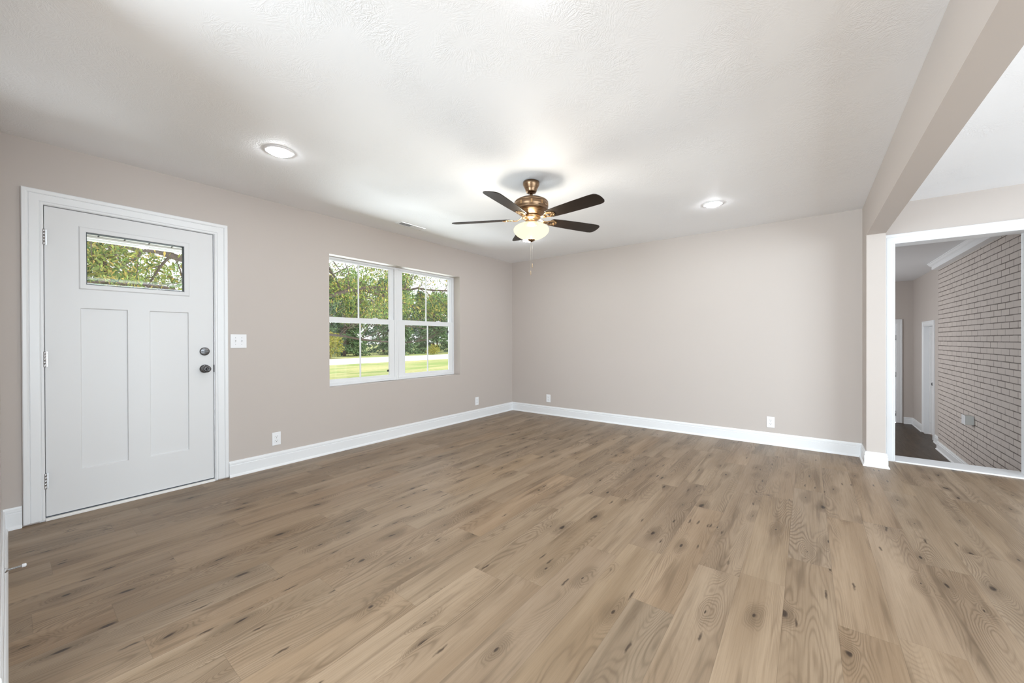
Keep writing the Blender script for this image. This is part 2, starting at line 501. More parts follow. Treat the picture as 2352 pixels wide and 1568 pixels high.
# window wall with the door and window openings
DX0, DX1, DZ1 = 0.118, 1.072, 2.082
WX0, WX1, WZ0, WZ1 = 2.030, 3.922, 0.680, 2.073
us = [-3.5, DX0, DX1, WX0, WX1, FX + 0.19]; vs = [-0.6, 0.0, WZ0, WZ1, DZ1, HC]
mb = MB()
relief(mb, us, vs, lambda i, j: None if (i == 1 and j in (1, 2, 3)) or (i == 3 and j == 2) else WL,
       lambda u, v, t: (u, t, v), WL + 0.16)
mb.build('wall_left', M_wall, kind='structure')

# far wall with the cased opening to the den
OY0, OY1, OZ1 = -1.487, -0.641, 2.096
mb = MB()
relief(mb, [-4.3, OY0, OY1, WL], [DEN - 0.05, 0.0, OZ1, HC],
       lambda i, j: None if i == 1 and j == 1 else FX, lambda u, v, t: (t, u, v), FX + 0.17)
mb.build('wall_far', M_wall, kind='structure')
# pilaster and dropped beam
MB().box(4.825, FX, -0.56, -0.43, 0, 2.128).build('wall_pilaster', M_wall, kind='structure')
MB().box(-3.5, FX, -0.56, -0.43, 2.128, HC).build('ceiling_beam', M_wall, kind='structure')
# near wall stub at the left edge of the view, then the opening the camera stands in
MB().box(NX - 0.13, NX, 2.00, WL, 0, HC).build('wall_near', M_wall, kind='structure')
MB().box(-3.6, -3.5, -4.3, WL, 0, HC).build('wall_back', M_wall, kind='structure')
MB().box(-3.5, FX, -4.4, -4.3, 0, HC).build('wall_right', M_wall, kind='structure')

# baseboards: shoe, face, stepped cap
BASE = [(0, 0), (0.026, 0), (0.025, 0.008), (0.020, 0.017), (0.0155, 0.021), (0.015, 0.096), (0.0105, 0.099), (0.0105, 0.104),
        (0.013, 0.107), (0.0125, 0.119), (0.008, 0.123), (0.0075, 0.127), (0.006, 0.134), (0, 0.134)]
def baseboard(name, paths, z0=0.0):
    mb = MB()
    for p in paths:
        mb.sweep(p, BASE, lambda u, v, t: (u, v, t + z0))
    return mb.build(name, M_trim, kind='structure')
# the profile grows to the left of the walking direction
baseboard('baseboard_left', [[(FX, WL), (1.147, WL)][::1], [(0.049, WL), (NX, WL), (NX, 2.00)]])
baseboard('baseboard_far', [[(FX, -0.589), (FX, -0.56), (4.825, -0.56), (4.825, -0.43), (FX, -0.43), (FX, WL)][::-1][::-1]])

# casings
CAS = [(0, 0), (0, 0.010), (0.004, 0.013), (0.012, 0.013), (0.015, 0.0105), (0.019, 0.0145), (0.058, 0.0155), (0.062, 0.0125), (0.066, 0.0175),
       (0.072, 0.0195), (0.086, 0.020), (0.090, 0.017), (0.090, 0)]
def casing(name, path, mapf):
    return MB().sweep(path, CAS, mapf).build(name, M_trim, kind='structure')
# front door casing, inner edge at the jamb
casing('trim_1', [(0.143, 0.012), (0.143, 2.060), (1.053, 2.060), (1.053, 0.012)], lambda u, v, t: (u, WL - t, v))
# cased opening: inner edge walks so the profile grows outwards
OI0, OI1, OIZ = -1.467, -0.661, 2.076
casing('trim_2', [(OI0, 0.0), (OI0, OIZ), (OI1, OIZ), (OI1, 0.0)], lambda u, v, t: (FX - t, u, v))
jm = MB()
jm.box(FX - 0.004, FX + 0.178, OI1, OY1, 0.0, OZ1).box(FX - 0.004, FX + 0.178, OY0, OI0, 0.0, OZ1).box(FX - 0.004, FX + 0.178, OI0, OI1, OIZ, OZ1)
jm.box(FX - 0.02, FX + 0.22, OI0, OI1, -0.03, 0.012)
jm.build('trim_3', M_trim, kind='structure', bevel=0.002)

# ------------------------------------------------------------------ sunken den beyond the cased opening
DHC = 2.335; DEX = 11.0; DSY = -1.672; BY = -1.60; BXE = 8.74
MB().box(FX + 0.17, DEX, -1.9, 1.6, DEN - 0.05, DEN).build('floor_den', M_denfloor, kind='structure')
MB().box(FX + 0.17, DEX + 0.1, -1.9, 1.6, DHC, DHC + 0.05).build('ceiling_den', M_white_paint, kind='structure')
# end wall with a door opening
EY0, EY1, EZ1 = -1.447, -0.64, 1.498
mb = MB(); relief(mb, [-1.9, EY0, EY1, 1.6], [DEN, EZ1, DHC], lambda i, j: None if i == 1 and j == 0 else DEX, lambda u, v, t: (t, u, v), DEX + 0.14)
mb.build('wall_den_end', M_wall, kind='structure')
# side wall with a recessed door
SX0, SX1, SZ1 = 9.40, 10.08, 1.412
mb = MB(); relief(mb, [BXE - 0.3, SX0, SX1, DEX], [DEN, SZ1, DHC], lambda i, j: None if i == 1 and j == 0 else DSY, lambda u, v, t: (u, t, v), DSY - 0.16)
mb.build('wall_den_side', M_wall, kind='structure')
MB().box(FX + 0.17, DEX + 0.1, 1.6, 1.7, DEN, DHC).build('wall_den_left', M_wall, kind='structure')
MB().box(FX + 0.17, BXE, BY - 0.15, BY, DEN, 2.25).build('wall_den_brick', M_brick, kind='structure')
# boxed cornice with a crown over the brick
mb = MB().box(FX + 0.18, BXE - 0.02, BY - 0.02, BY + 0.075, 2.235, DHC)
CR = [(BY + 0.07, 2.285), (BY + 0.078, 2.285), (BY + 0.082, 2.292), (BY + 0.094, 2.300), (BY + 0.104, 2.312), (BY + 0.108, 2.322), (BY + 0.116, 2.326), (BY + 0.118, DHC), (BY + 0.07, DHC)]
mb.prism(CR, lambda u, v, t: (t, u, v), FX + 0.18, BXE + 0.02)
mb.build('trim_4', M_trim, kind='structure')
def base_den():
    mb = MB()
    for p in ([(9.31, DSY), (BXE, DSY), (BXE, BY), (FX + 0.19, BY)], [(DEX, -1.537), (DEX, DSY), (10.17, DSY)]):
        mb.sweep(p[::-1], BASE, lambda u, v, t: (u, v, t + DEN))
    mb.build('baseboard_den', M_trim, kind='structure')
base_den()
# den doors
casing('trim_5', [(EY0 + 0.02, DEN + 0.01), (EY0 + 0.02, EZ1 - 0.02), (EY1 - 0.02, EZ1 - 0.02), (EY1 - 0.02, DEN + 0.01)], lambda u, v, t: (DEX - t, u, v))
casing('trim_6', [(SX0 + 0.02, DEN + 0.02), (SX0 + 0.02, SZ1 - 0.02), (SX1 - 0.02, SZ1 - 0.02), (SX1 - 0.02, DEN + 0.02)], lambda u, v, t: (u, DSY + t, v))

def panel_door_mesh(us_, vs_, panels, mapf, face, back, rec):
    mb = MB()
    relief(mb, us_, vs_, lambda i, j: face + rec if (i, j) in panels else face, mapf, back)
    return mb

d = thing('door_3', (DEX, -1.03, DEN), kind='structure', label='white panel door at the far end of the sunken den', cat='door')
y0, y1 = EY0 + 0.026 + 1.03, EY1 - 0.026 + 1.03
ys = [y0, y0 + 0.11, y0 + 0.33, y0 + 0.43, y1 - 0.11, y1]
zs = [0.012, 0.24, 0.86, 0.98, 1.88, EZ1 - 0.026 - DEN]
panel_door_mesh(ys, zs, {(1, 1), (3, 1), (1, 3), (3, 3)}, lambda u, v, t: (t, u, v), 0.006, 0.041, 0.007).build('door_panel', M_door, d, bevel=0.002)
MB().box(0.0, 0.13, EY0 + 1.03 + 0.001, y0 - 0.004, 0.0, EZ1 - DEN - 0.001).box(0.0, 0.13, y1 + 0.004, EY1 + 1.03 - 0.001, 0.0, EZ1 - DEN - 0.001).box(0.0, 0.13, y0, y1, zs[-1] + 0.004, EZ1 - DEN - 0.001).build('door_jamb', M_trim, d)
for z in (1.735, 0.985, 0.195):
    MB().box(-0.004, 0.004, y0 - 0.012, y0 + 0.014, z - 0.045, z + 0.045).lathe([(0.0065, z - 0.048), (0.0065, z + 0.048)], (-0.008, y0 - 0.002, 0), 'z', 12).build('hinge', M_nickel, d)

d = thing('door_4', (9.74, DSY, DEN), kind='structure', label='white door recessed in the den side wall past the brick', cat='door')
x0, x1 = SX0 + 0.024 - 9.74, SX1 - 0.024 - 9.74
xs = [x0, x0 + 0.1, -0.04, 0.04, x1 - 0.1, x1]; zs = [0.03, 0.24, 0.86, 0.98, 1.80, SZ1 - 0.024 - DEN]
panel_door_mesh(xs, zs, {(1, 1), (3, 1), (1, 3), (3, 3)}, lambda u, v, t: (u, -t, v), 0.055, 0.09, 0.007).build('door_panel', M_door, d, bevel=0.002)
MB().box(SX0 - 9.74 + 0.001, x0 - 0.003, 0.0, -0.15, 0.0, SZ1 - DEN - 0.001).box(x1 + 0.003, SX1 - 9.74 - 0.001, 0.0, -0.15, 0.0, SZ1 - DEN - 0.001).box(x0, x1, 0.0, -0.15, zs[-1] + 0.003, SZ1 - DEN - 0.001).build('door_jamb', M_trim, d)
k = MB().lathe([(0.032, 0.0), (0.032, 0.006), (0.012, 0.010), (0.011, 0.034), (0.022, 0.042), (0.027, 0.052), (0.025, 0.064), (0.012, 0.070), (0, 0.071)], (x0 + 0.065, -0.055, 0.945), 'y', 24)
k.build('door_knob', M_pewter, d)

# little electrical box on the painted brick
b_ = thing('electrical_box', (7.17, BY, 0.120), 'small light grey electrical box low on the painted brick wall', 'electrical box')
MB().box(-0.062, 0.062, 0.0, 0.072, 0.0, 0.108).build('box_body', mat('grey_box_enamel', srgb(196, 196, 192), 0.45), b_, bevel=0.004)
MB().box(-0.066, 0.066, 0.072, 0.077, -0.004, 0.112).build('cover_plate', M_plastic, b_, bevel=0.003)

# ================================================================== FRONT DOOR
d = thing('door_1', (0.598, WL, 0.0), kind='structure', label='white craftsman front door with a small window at the top', cat='door')
ox = 0.598
mf = lambda u, v, t: (u - ox, t, v)
us = [0.146, 0.305, 0.331, 0.533, 0.655, 0.857, 0.882, 1.046]
vs = [0.026, 0.300, 1.397, 1.562, 1.922, 2.056]
def dep(i, j):
    if i in (2, 3, 4) and j == 3: return None
    if j == 1 and i in (1, 2, 4, 5): return 0.0165
    return 0.006
mb = MB(); relief(mb, us, vs, dep, mf, 0.050)
mb.build('door_panel', M_door, d, bevel=0.0035, seg=2)
# lite frame
LF = [(0, -0.001), (0, 0.004), (0.003, 0.0065), (0.028, 0.0065), (0.034, 0.002), (0.034, -0.001)]
mb = MB().sweep([(0.331, 1.562), (0.331, 1.922), (0.857, 1.922), (0.857, 1.562)], LF, lambda u, v, t: (u - ox, 0.006 - t, v), closed=True)
lf = mb.build('lite_frame', M_door, d)
# inner lining and pane
mb = MB()
for (a, b, c, e) in ((0.331, 0.335, 1.562, 1.922), (0.853, 0.857, 1.562, 1.922), (0.335, 0.853, 1.562, 1.566), (0.335, 0.853, 1.918, 1.922)):
    mb.box(a - ox, b - ox, 0.004, 0.048, c, e)
mb.build('glazing_seal', M_gasket, lf)
MB().box(0.335 - ox, 0.853 - ox, 0.026, 0.030, 1.566, 1.918).build('glass_pane', M_glass, d)
# jamb, stop, gasket and threshold
mb = MB().box(DX0 - ox + 0.001, 0.1435 - ox, 0.0, 0.16, 0.0, DZ1 - 0.001).box(1.0485 - ox, DX1 - ox - 0.001, 0.0, 0.16, 0.0, DZ1 - 0.001).box(0.1435 - ox, 1.0485 - ox, 0.0, 0.16, 2.0585, DZ1 - 0.001)
mb.build('door_jamb', M_trim, d)
MB().box(0.1435 - ox, 0.156 - ox, 0.052, 0.065, 0.026, 2.058).box(1.036 - ox, 1.0485 - ox, 0.052, 0.065, 0.026, 2.058).box(0.156 - ox, 1.036 - ox, 0.052, 0.065, 2.045, 2.058).build('weatherstrip', M_gasket, d)
MB().box(0.1435 - ox, 1.0485 - ox, -0.012, 0.16, 0.0, 0.018).build('threshold', M_thresh, d, bevel=0.003)
MB().box(0.1435 - ox, 1.0485 - ox, 0.012, 0.046, 0.018, 0.026).build('door_sweep', M_gasket, d)
for z in (1.851, 1.055, 0.262):
    h = MB().box(0.132 - ox, 0.158 - ox, 0.0045, 0.0075, z - 0.050, z + 0.050)
    h.lathe([(0.0, z - 0.054), (0.005, z - 0.052), (0.0072, z - 0.050), (0.0072, z - 0.031)], (0.1445 - ox, -0.009, 0), 'z', 14)
    for q in (-0.030, -0.010, 0.011, 0.031):
        h.lathe([(0.0070, z + q), (0.0070, z + q + 0.019)], (0.1445 - ox, -0.009, 0), 'z', 14)
    h.box(0.1405 - ox, 0.1485 - ox, -0.008, 0.006, z - 0.050, z + 0.050)
    h.build('hinge', M_nickel, d)
# deadbolt with thumb turn
kz = 1.085; kx = 0.986 - ox
db = MB().lathe([(0.0335, 0.006), (0.0335, 0.000), (0.031, -0.005), (0.027, -0.007), (0.0, -0.0075)], (kx, 0, kz), 'y', 40).build('deadbolt', M_pewter, d)
MB().lathe([(0.008, -0.006), (0.008, -0.014)], (kx, 0, kz), 'y', 16).box(kx - 0.026, kx + 0.022, -0.022, -0.012, kz - 0.0045, kz + 0.0045).build('thumb_turn', M_pewter, db, bevel=0.003)
kz = 0.942
kb = MB().lathe([(0.0345, 0.006), (0.0345, 0.000), (0.032, -0.006), (0.024, -0.010), (0.014, -0.012), (0.0125, -0.030), (0.020, -0.036), (0.0275, -0.046),
                 (0.0285, -0.054), (0.026, -0.062), (0.018, -0.067), (0.014, -0.0675), (0.013, -0.0655), (0.0, -0.0655)], (kx, 0, kz), 'y', 40).build('door_knob', M_pewter, d)
MB().lathe([(0.007, -0.065), (0.007, -0.069), (0, -0.069)], (kx, 0, kz), 'y', 16).box(kx - 0.006, kx + 0.006, -0.075, -0.068, kz - 0.0015, kz + 0.0015).build('lock_button', M_pewter, kb)
MB().box(1.0465 - ox, 1.0505 - ox, 0.000, 0.03, kz - 0.030, kz + 0.030).build('latch_plate', M_black, d)

# ================================================================== WINDOW
w = thing('window_1', (2.976, WL + 0.118, 0.0), kind='structure', label='white twin double hung window with vertical grilles', cat='window')
wx, wy = 2.976, WL + 0.118     # frame front plane y = 4.06
def wb(mb, x0, x1, y0, y1, z0, z1): return mb.box(x0 - wx, x1 - wx, y0 - wy, y1 - wy, z0, z1)
Z0, Z1 = WZ0 + 0.001, WZ1 - 0.001
mb = MB()
for (a, b) in ((WX0 + 0.001, 2.940), (2.941, WX1 - 0.001)):
    wb(mb, a, a + 0.026, 4.060, 4.100, Z0, Z1); wb(mb, b - 0.026, b, 4.060, 4.100, Z0, Z1)
    wb(mb, a + 0.026, b - 0.026, 4.060, 4.100, Z0, Z0 + 0.022); wb(mb, a + 0.026, b - 0.026, 4.060, 4.100, Z1 - 0.018, Z1)
mb.build('window_frame', M_vinyl, w, bevel=0.002)
for (gx0, gx1, fx0, fx1, mx_) in ((2.062, 2.857, 2.057, 2.914, 2.452), (3.050, 3.846, 2.968, 3.896, 3.440)):
    # upper sash (outer track)
    mb = MB(); y0, y1 = 4.088, 4.112
    a0, a1 = (fx0, gx0), (gx1, fx1)
    wb(mb, fx0, gx0, y0, y1, 1.405, Z1 - 0.018); wb(mb, gx1, fx1, y0, y1, 1.405, Z1 - 0.018)
    wb(mb, gx0, gx1, y0, y1, 2.036, Z1 - 0.018); wb(mb, gx0, gx1, y0, y1, 1.390, 1.426)
    sh = mb.build('upper_sash', M_vinyl, w, bevel=0.002)
    m2 = MB(); wb(m2, gx0, gx1, 4.098, 4.101, 1.42, 2.04); m2.build('glass_pane', M_glass, sh)
    m2 = MB(); wb(m2, mx_ - 0.008, mx_ + 0.008, 4.093, 4.107, 1.424, 2.038); m2.build('grille_bar', M_vinyl, sh, bevel=0.003)
    # lower sash (inner track)
    lx0, lx1 = gx0 + 0.018, gx1 - 0.018
    mb = MB(); y0, y1 = 4.064, 4.087
    wb(mb, fx0, lx0, y0, y1, Z0 + 0.022, 1.425); wb(mb, lx1, fx1, y0, y1, Z0 + 0.022, 1.425)
    wb(mb, lx0, lx1, y0, y1, Z0 + 0.022, 0.752); wb(mb, lx0, lx1, y0, y1, 1.367, 1.425)
    wb(mb, fx0, fx1, y0 - 0.006, y0, Z0 + 0.022, Z0 + 0.040)
    sh = mb.build('lower_sash', M_vinyl, w, bevel=0.002)
    m2 = MB(); wb(m2, lx0, lx1, 4.074, 4.077, 0.745, 1.372); m2.build('glass_pane', M_glass, sh)
    mq = mx_ + 0.006
    m2 = MB(); wb(m2, mq - 0.008, mq + 0.008, 4.069, 4.083, 0.75, 1.369); m2.build('grille_bar', M_vinyl, sh, bevel=0.003)
    # sash lock on the meeting rail and dark tilt catches
    m2 = MB(); cx = mx_ + 0.2; wb(m2, cx - 0.03, cx + 0.03, 4.066, 4.084, 1.425, 1.434); m2.lathe([(0.010, 1.434), (0.008, 1.440)], (cx - wx, 4.075 - wy, 0), 'z', 16)
    m2.build('sash_lock', M_plastic, sh)
    zc = (0.800, 1.290) if gx0 < 3 else (1.290,)
    for z in zc:
        m2 = MB(); wb(m2, lx1 - 0.020, lx1 + 0.0005, 4.079, 4.086, z - 0.012, z + 0.012); m2.build('tilt_catch', M_black, sh)

# ================================================================== SWITCH AND OUTLETS
def screw(mb, x, z): mb.lathe([(0.003, -0.0065), (0.0025, -0.0075), (0, -0.0075)], (x, 0, z), 'y', 12)
s_ = thing('light_switch', (1.223, WL, 1.168), 'glossy white double toggle switch plate beside the front door', 'light switch')
MB().box(-0.060, 0.060, -0.0065, 0, -0.060, 0.060).build('cover_plate', M_plastic, s_, bevel=0.003, seg=3)
for x in (-0.023, 0.023):
    t_ = MB().box(x - 0.005, x + 0.005, -0.0085, -0.004, -0.012, 0.012); t_.obox((x, -0.014, 0.004), (0.004, 0, 0), (0, 0.0075, -0.005), (0, 0.002, 0.003))
    t_.build('toggle', M_plastic, s_, bevel=0.001)
    for z in (-0.030, 0.030):
        sc = MB(); screw(sc, x, z); sc.build('screw', M_nickel, s_)

def outlet(label, loc, rz):
    o = thing('wall_outlet', loc, label, 'electrical outlet', rz=rz)
    MB().box(-0.037, 0.037, -0.0065, 0, -0.060, 0.060).build('cover_plate', M_plastic, o, bevel=0.003, seg=3)
    for z in (-0.0195, 0.0195):
        sk = MB().box(-0.017, 0.017, -0.0080, -0.005, z - 0.0145, z + 0.0145).build('socket', M_plastic, o, bevel=0.002)
        q = MB().box(-0.0085, -0.0060, -0.0084, -0.0070, z - 0.001, z + 0.009).box(0.0060, 0.0085, -0.0084, -0.0070, z, z + 0.008)
        q.lathe([(0.0028, -0.0070), (0.0028, -0.0084)], (0, 0, z - 0.007), 'y', 12)
        q.build('slots', M_slot, sk)
    sc = MB(); screw(sc, 0, 0); sc.build('screw', M_nickel, o)
    return o
outlet('white duplex outlet on the window wall between door and window', (1.5205, WL, 0.258), 0)
outlet('white duplex outlet on the window wall near the far corner', (4.273, WL, 0.258), 0)
outlet('white duplex outlet on the bare wall just right of the far corner', (FX, 3.228, 0.256), R(-90))
outlet('white duplex outlet on the bare wall towards the pilaster', (FX, 0.328, 0.250), R(-90))

# spring door stop on the near baseboard
ds = thing('door_stop', (NX + 0.015, 3.070, 0.068), 'small door stop with a white rubber tip on the left baseboard', 'door stop')
MB().lathe([(0.013, 0.0), (0.011, 0.004), (0.006, 0.011)], (0, 0, 0), 'x', 20).build('base', M_nickel, ds)
sp = []
for i in range(121):
    t = i / 120; a = t * 14 * 2 * math.pi
    sp.append((0.010 + 0.043 * t, 0.0042 * math.cos(a), 0.0042 * math.sin(a)))
MB().tube(sp, 0.0011, 6).build('spring', M_nickel, ds)
MB().lathe([(0.0055, 0.051), (0.0085, 0.053), (0.0085, 0.063), (0.006, 0.066), (0, 0.0665)], (0, 0, 0), 'x', 20).build('rubber_tip', M_plastic, ds)

# ceiling register
v_ = thing('ceiling_vent', (2.765, 3.540, HC), 'white metal ceiling air register near the window wall', 'vent')
mb = MB().sweep([(-0.150, -0.040), (-0.150, 0.040), (0.150, 0.040), (0.150, -0.040)], [(0, 0), (0, 0.007), (0.004, 0.0085), (0.016, 0.006), (0.022, 0.001), (0.022, 0)], lambda u, v, t: (u, v, -t), closed=True)
mb.box(-0.003, 0.003, -0.04, 0.04, -0.007, -0.001)
mb.build('frame', M_plastic, v_)
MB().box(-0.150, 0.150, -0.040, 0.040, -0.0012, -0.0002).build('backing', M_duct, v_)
for sgn, xa, xb in ((1, -0.149, -0.004), (-1, 0.004, 0.149)):
    mb = MB(); n_ = 7
    for i in range(n_):
        y = -0.034 + 0.068 * i / (n_ - 1)
        mb.obox(((xa + xb) / 2, y, -0.0045), ((xb - xa) / 2, 0, 0), (0, 0.0042 * 1.0, sgn * 0.0030), (0, -0.0002, 0.0004))
    mb.build('louvers', M_white_paint, v_)

# ================================================================== RECESSED LIGHTS
M_lens = emission_mat('led_lens', (0.93, 0.97, 1.0), PW['lens'])
def downlight(label, x, y):
    o = thing('recessed_light', (x, y, HC), label, 'ceiling light', 'recessed lights round the ceiling fan')
    MB().lathe([(0.070, -0.001), (0.070, -0.006), (0.074, -0.0075), (0.090, -0.005), (0.094, -0.001), (0.094, 0.0)], (0, 0, 0), 'z', 48, caps=False).build('trim_ring', M_plastic, o)
    MB().lathe([(0.0705, -0.001), (0.070, -0.0055), (0.060, -0.015), (0.038, -0.022), (0.0, -0.025)], (0, 0, 0), 'z', 48, caps=False).build('lens', M_lens, o)
    return o
downlight('round recessed light in the ceiling towards the front door', 1.130, 2.858)
downlight('round recessed light in the ceiling right of the fan, nearest the beam', 4.088, 0.716)
downlight('round recessed light in the ceiling almost hidden behind the fan bowl', 4.088, 2.858)
downlight('round recessed light overhead, just beyond the top of the view', 1.130, 0.716)

# ================================================================== CEILING FAN
fan = thing('ceiling_fan', (2.600, 1.790, HC), 'bronze ceiling fan with five dark blades and a glowing glass bowl', 'ceiling fan')
H = HC
def z_(z): return z - H
MB().lathe([(0.058, z_(2.459)), (0.0665, z_(2.455)), (0.0675, z_(2.438)), (0.064, z_(2.425)), (0.052, z_(2.402)), (0.045, z_(2.385)),
            (0.0445, z_(2.381)), (0.039, z_(2.370)), (0.028, z_(2.366)), (0.0, z_(2.366))], (0, 0, 0), 'z', 48).build('canopy', M_bronze, fan)
MB().lathe([(0.0125, z_(2.372)), (0.0125, z_(2.318))], (0, 0, 0), 'z', 24).lathe([(0.024, z_(2.334)), (0.024, z_(2.325)), (0.03, z_(2.318))], (0, 0, 0), 'z', 24).build('downrod', M_bronze, fan)
mh = MB().lathe([(0.0, z_(2.324)), (0.060, z_(2.322)), (0.105, z_(2.312)), (0.130, z_(2.298)), (0.1375, z_(2.290)), (0.1375, z_(2.286)), (0.1355, z_(2.284)), (0.1355, z_(2.282)), (0.139, z_(2.280)),
                 (0.140, z_(2.262)), (0.137, z_(2.240)), (0.134, z_(2.236)), (0.134, z_(2.233)), (0.136, z_(2.231)), (0.132, z_(2.222)), (0.115, z_(2.210)), (0.098, z_(2.196)), (0.080, z_(2.184)), (0.070, z_(2.180)), (0.0, z_(2.180))],
                (0, 0, 0), 'z', 64).build('motor_housing', M_bronze, fan)
for k_ in range(10):
    a = 2 * math.pi * k_ / 10
    c, s = math.cos(a), math.sin(a)
    MB().obox((0.1392 * c, 0.1392 * s, z_(2.260)), (0.0012 * c, 0.0012 * s, 0), (-0.006 * s, 0.006 * c, 0), (0, 0, 0.014)).build('housing_slot', M_brass, mh)
MB().lathe([(0.072, z_(2.182)), (0.074, z_(2.176)), (0.074, z_(2.160)), (0.060, z_(2.152)), (0.048, z_(2.148)), (0.046, z_(2.128)), (0.052, z_(2.122)), (0.058, z_(2.116)), (0.058, z_(2.110)), (0.0, z_(2.110))], (0, 0, 0), 'z', 48).build('switch_housing', M_brass, fan)

def fan_wood():
    m = mat('dark_walnut_blade', srgb(52, 38, 28), 0.38, spec=0.25)
    g = G(m); x, y, z = g.sep(g.n('ShaderNodeTexCoord').outputs['Generated'])
    n_ = g.noise(g.xyz(g.m('MULTIPLY', x, 3), g.m('MULTIPLY', y, 3), 0.0), 4.0, 4, 0.6)
    g.l(g.mix(n_, srgb(24, 17, 12), srgb(40, 28, 20)), g.p.inputs['Base Color'])
    return m
M_blade = fan_wood()
BZ = z_(2.152)
def blade_outline():
    pts = []
    # root
    for t in range(7):
        a = math.pi / 2 + math.pi * t / 6
        pts.append((0.190 + 0.022 * math.cos(a) * 0.8, 0.052 * math.sin(a)))
    # lower edge to the tip
    pts += [(0.30, -0.060), (0.45, -0.066), (0.58, -0.069)]
    for t in range(9):
        a = -math.pi / 2 + math.pi * t / 8
        cx, cy = 0.612, 0.0
        pts.append((cx + 0.056 * (math.cos(a) ** 0.8 if math.cos(a) > 0 else 0), 0.069 * math.sin(a) if abs(math.sin(a)) > 0.99 else 0.069 * (abs(math.sin(a)) ** 0.7) * (1 if math.sin(a) > 0 else -1)))
    pts += [(0.58, 0.069), (0.45, 0.066), (0.30, 0.060)]
    return pts
BO = blade_outline()
TILT = R(-12)
for k_ in range(5):
    a = R(45.5 + 72 * k_)
    ca, sa = math.cos(a), math.sin(a)
    def bm_(u, v, t, ca=ca, sa=sa):
        # tilt about the blade's long axis
        vv = v * math.cos(TILT) - t * math.sin(TILT); zz = v * math.sin(TILT) + t * math.cos(TILT)
        return (u * ca - vv * sa, u * sa + vv * ca, BZ + zz)
    bl = MB().prism(BO, bm_, 0.000, 0.006).build('blade', M_blade, fan, bevel=0.0015)
    # blade iron: arm from the hub, then a pierced shield under the blade root
    mb = MB()
    arm = [(0.066, -0.006, 0.020), (0.090, -0.006, 0.006), (0.115, 0.0, -0.008), (0.150, 0.0, -0.010)]
    wd = [0.013, 0.011, 0.013, 0.020]
    for i in range(len(arm) - 1):
        p, q = arm[i], arm[i + 1]
        vs8 = []
        for (pp, ww) in ((p, wd[i]), (q, wd[i + 1])):
            for (dv, dt) in ((-ww, -0.004), (ww, -0.004), (ww, 0.002), (-ww, 0.002)):
                vs8.append(bm_(pp[0], dv, pp[2] + dt + 0.004))
        mb.add(vs8, [(0, 1, 2, 3), (7, 6, 5, 4), (0, 4, 5, 1), (1, 5, 6, 2), (2, 6, 7, 3), (3, 7, 4, 0)])
    # shield ring (outer outline with an oval cut-out)
    n_ = 32; outer = []; inner = []
    for i in range(n_):
        t = 2 * math.pi * i / n_
        c_, s_ = math.cos(t), math.sin(t)
        outer.append((0.192 + 0.050 * c_, (0.040 if c_ > -0.2 else 0.034) * s_))
        inner.append((0.186 + 0.026 * c_, 0.017 * s_))
    vsr = [bm_(p[0], p[1], tt) for tt in (-0.005, 0.0) for p in outer + inner]
    fsr = []
    for i in range(n_):
        j = (i + 1) % n_
        fsr += [(i, j, n_ + j, n_ + i), (2 * n_ + i, 3 * n_ + i, 3 * n_ + j, 2 * n_ + j), (i, 2 * n_ + i, 2 * n_ + j, j), (n_ + i, n_ + j, 3 * n_ + j, 3 * n_ + i)]
    mb.add(vsr, fsr)
    ir = mb.build('blade_iron', M_brass, fan, bevel=0.001)
    for (su, sv) in ((0.225, 0.018), (0.225, -0.018), (0.152, 0.0)):
        c0 = Vector(bm_(su, sv, -0.005)); nz = (Vector(bm_(su, sv, -0.010)) - c0).normalized(); tx = nz.orthogonal().normalized()
        MB().lathe([(0.0045, 0.0), (0.0035, 0.0025), (0, 0.003)], c0, (tx, nz.cross(tx), nz), 12).build('screw', M_brass, ir)

# light kit
M_bowl = emission_mat('frosted_glass_glow', (1.0, 0.86, 0.58), 1.05, see=0.25)
MB().lathe([(0.052, z_(2.120)), (0.060, z_(2.119)), (0.085, z_(2.114)), (0.115, z_(2.102)), (0.135, z_(2.088)), (0.1445, z_(2.072)), (0.143, z_(2.056)), (0.134, z_(2.040)),
            (0.116, z_(2.022)), (0.090, z_(2.006)), (0.060, z_(1.996)), (0.030, z_(1.992)), (0.010, z_(1.991))], (0, 0, 0), 'z', 64, caps=False).build('glass_bowl', M_bowl, fan)
MB().lathe([(0.004, z_(2.02)), (0.004, z_(1.992)), (0.026, z_(1.992)), (0.029, z_(1.988)), (0.029, z_(1.984)), (0.024, z_(1.978)), (0.012, z_(1.974)), (0.008, z_(1.970)), (0.0, z_(1.969))], (0, 0, 0), 'z', 32).build('finial', M_bronze, fan)
M_chain = mat('thin_chain', srgb(190, 182, 170), 0.35, metal=0.7)
for (dx, dy, zb) in ((0.008, -0.004, 1.760), (-0.002, 0.005, 1.700)):
    c_ = MB(); n_ = int((1.973 - zb) / 0.0075)
    c_.tube([(dx, dy, z_(1.976)), (dx, dy, z_(zb + 0.03))], 0.0004, 6)
    for i in range(n_ - 4):
        c_.lathe([(0.0, 0.0011), (0.0009, 0.0), (0.0, -0.0011)], (dx, dy, z_(1.970 - i * 0.0075)), 'z', 6)
    ch = c_.build('pull_chain', M_chain, fan)
    MB().lathe([(0.0012, zb + 0.034 - H), (0.0032, zb + 0.030 - H), (0.0042, zb + 0.006 - H), (0.003, zb - H), (0, zb - 0.001 - H)], (dx, dy, 0), 'z', 16).build('pull_fob', mat('fob', srgb(150, 130, 105), 0.4), ch)
for a in (30, 210):
    light('fan_bulb', 'POINT', (2.6 + 0.045 * math.cos(R(a)), 1.79 + 0.045 * math.sin(R(a)), 2.070), PW['fan'], (1.0, 0.93, 0.80), 0.06)

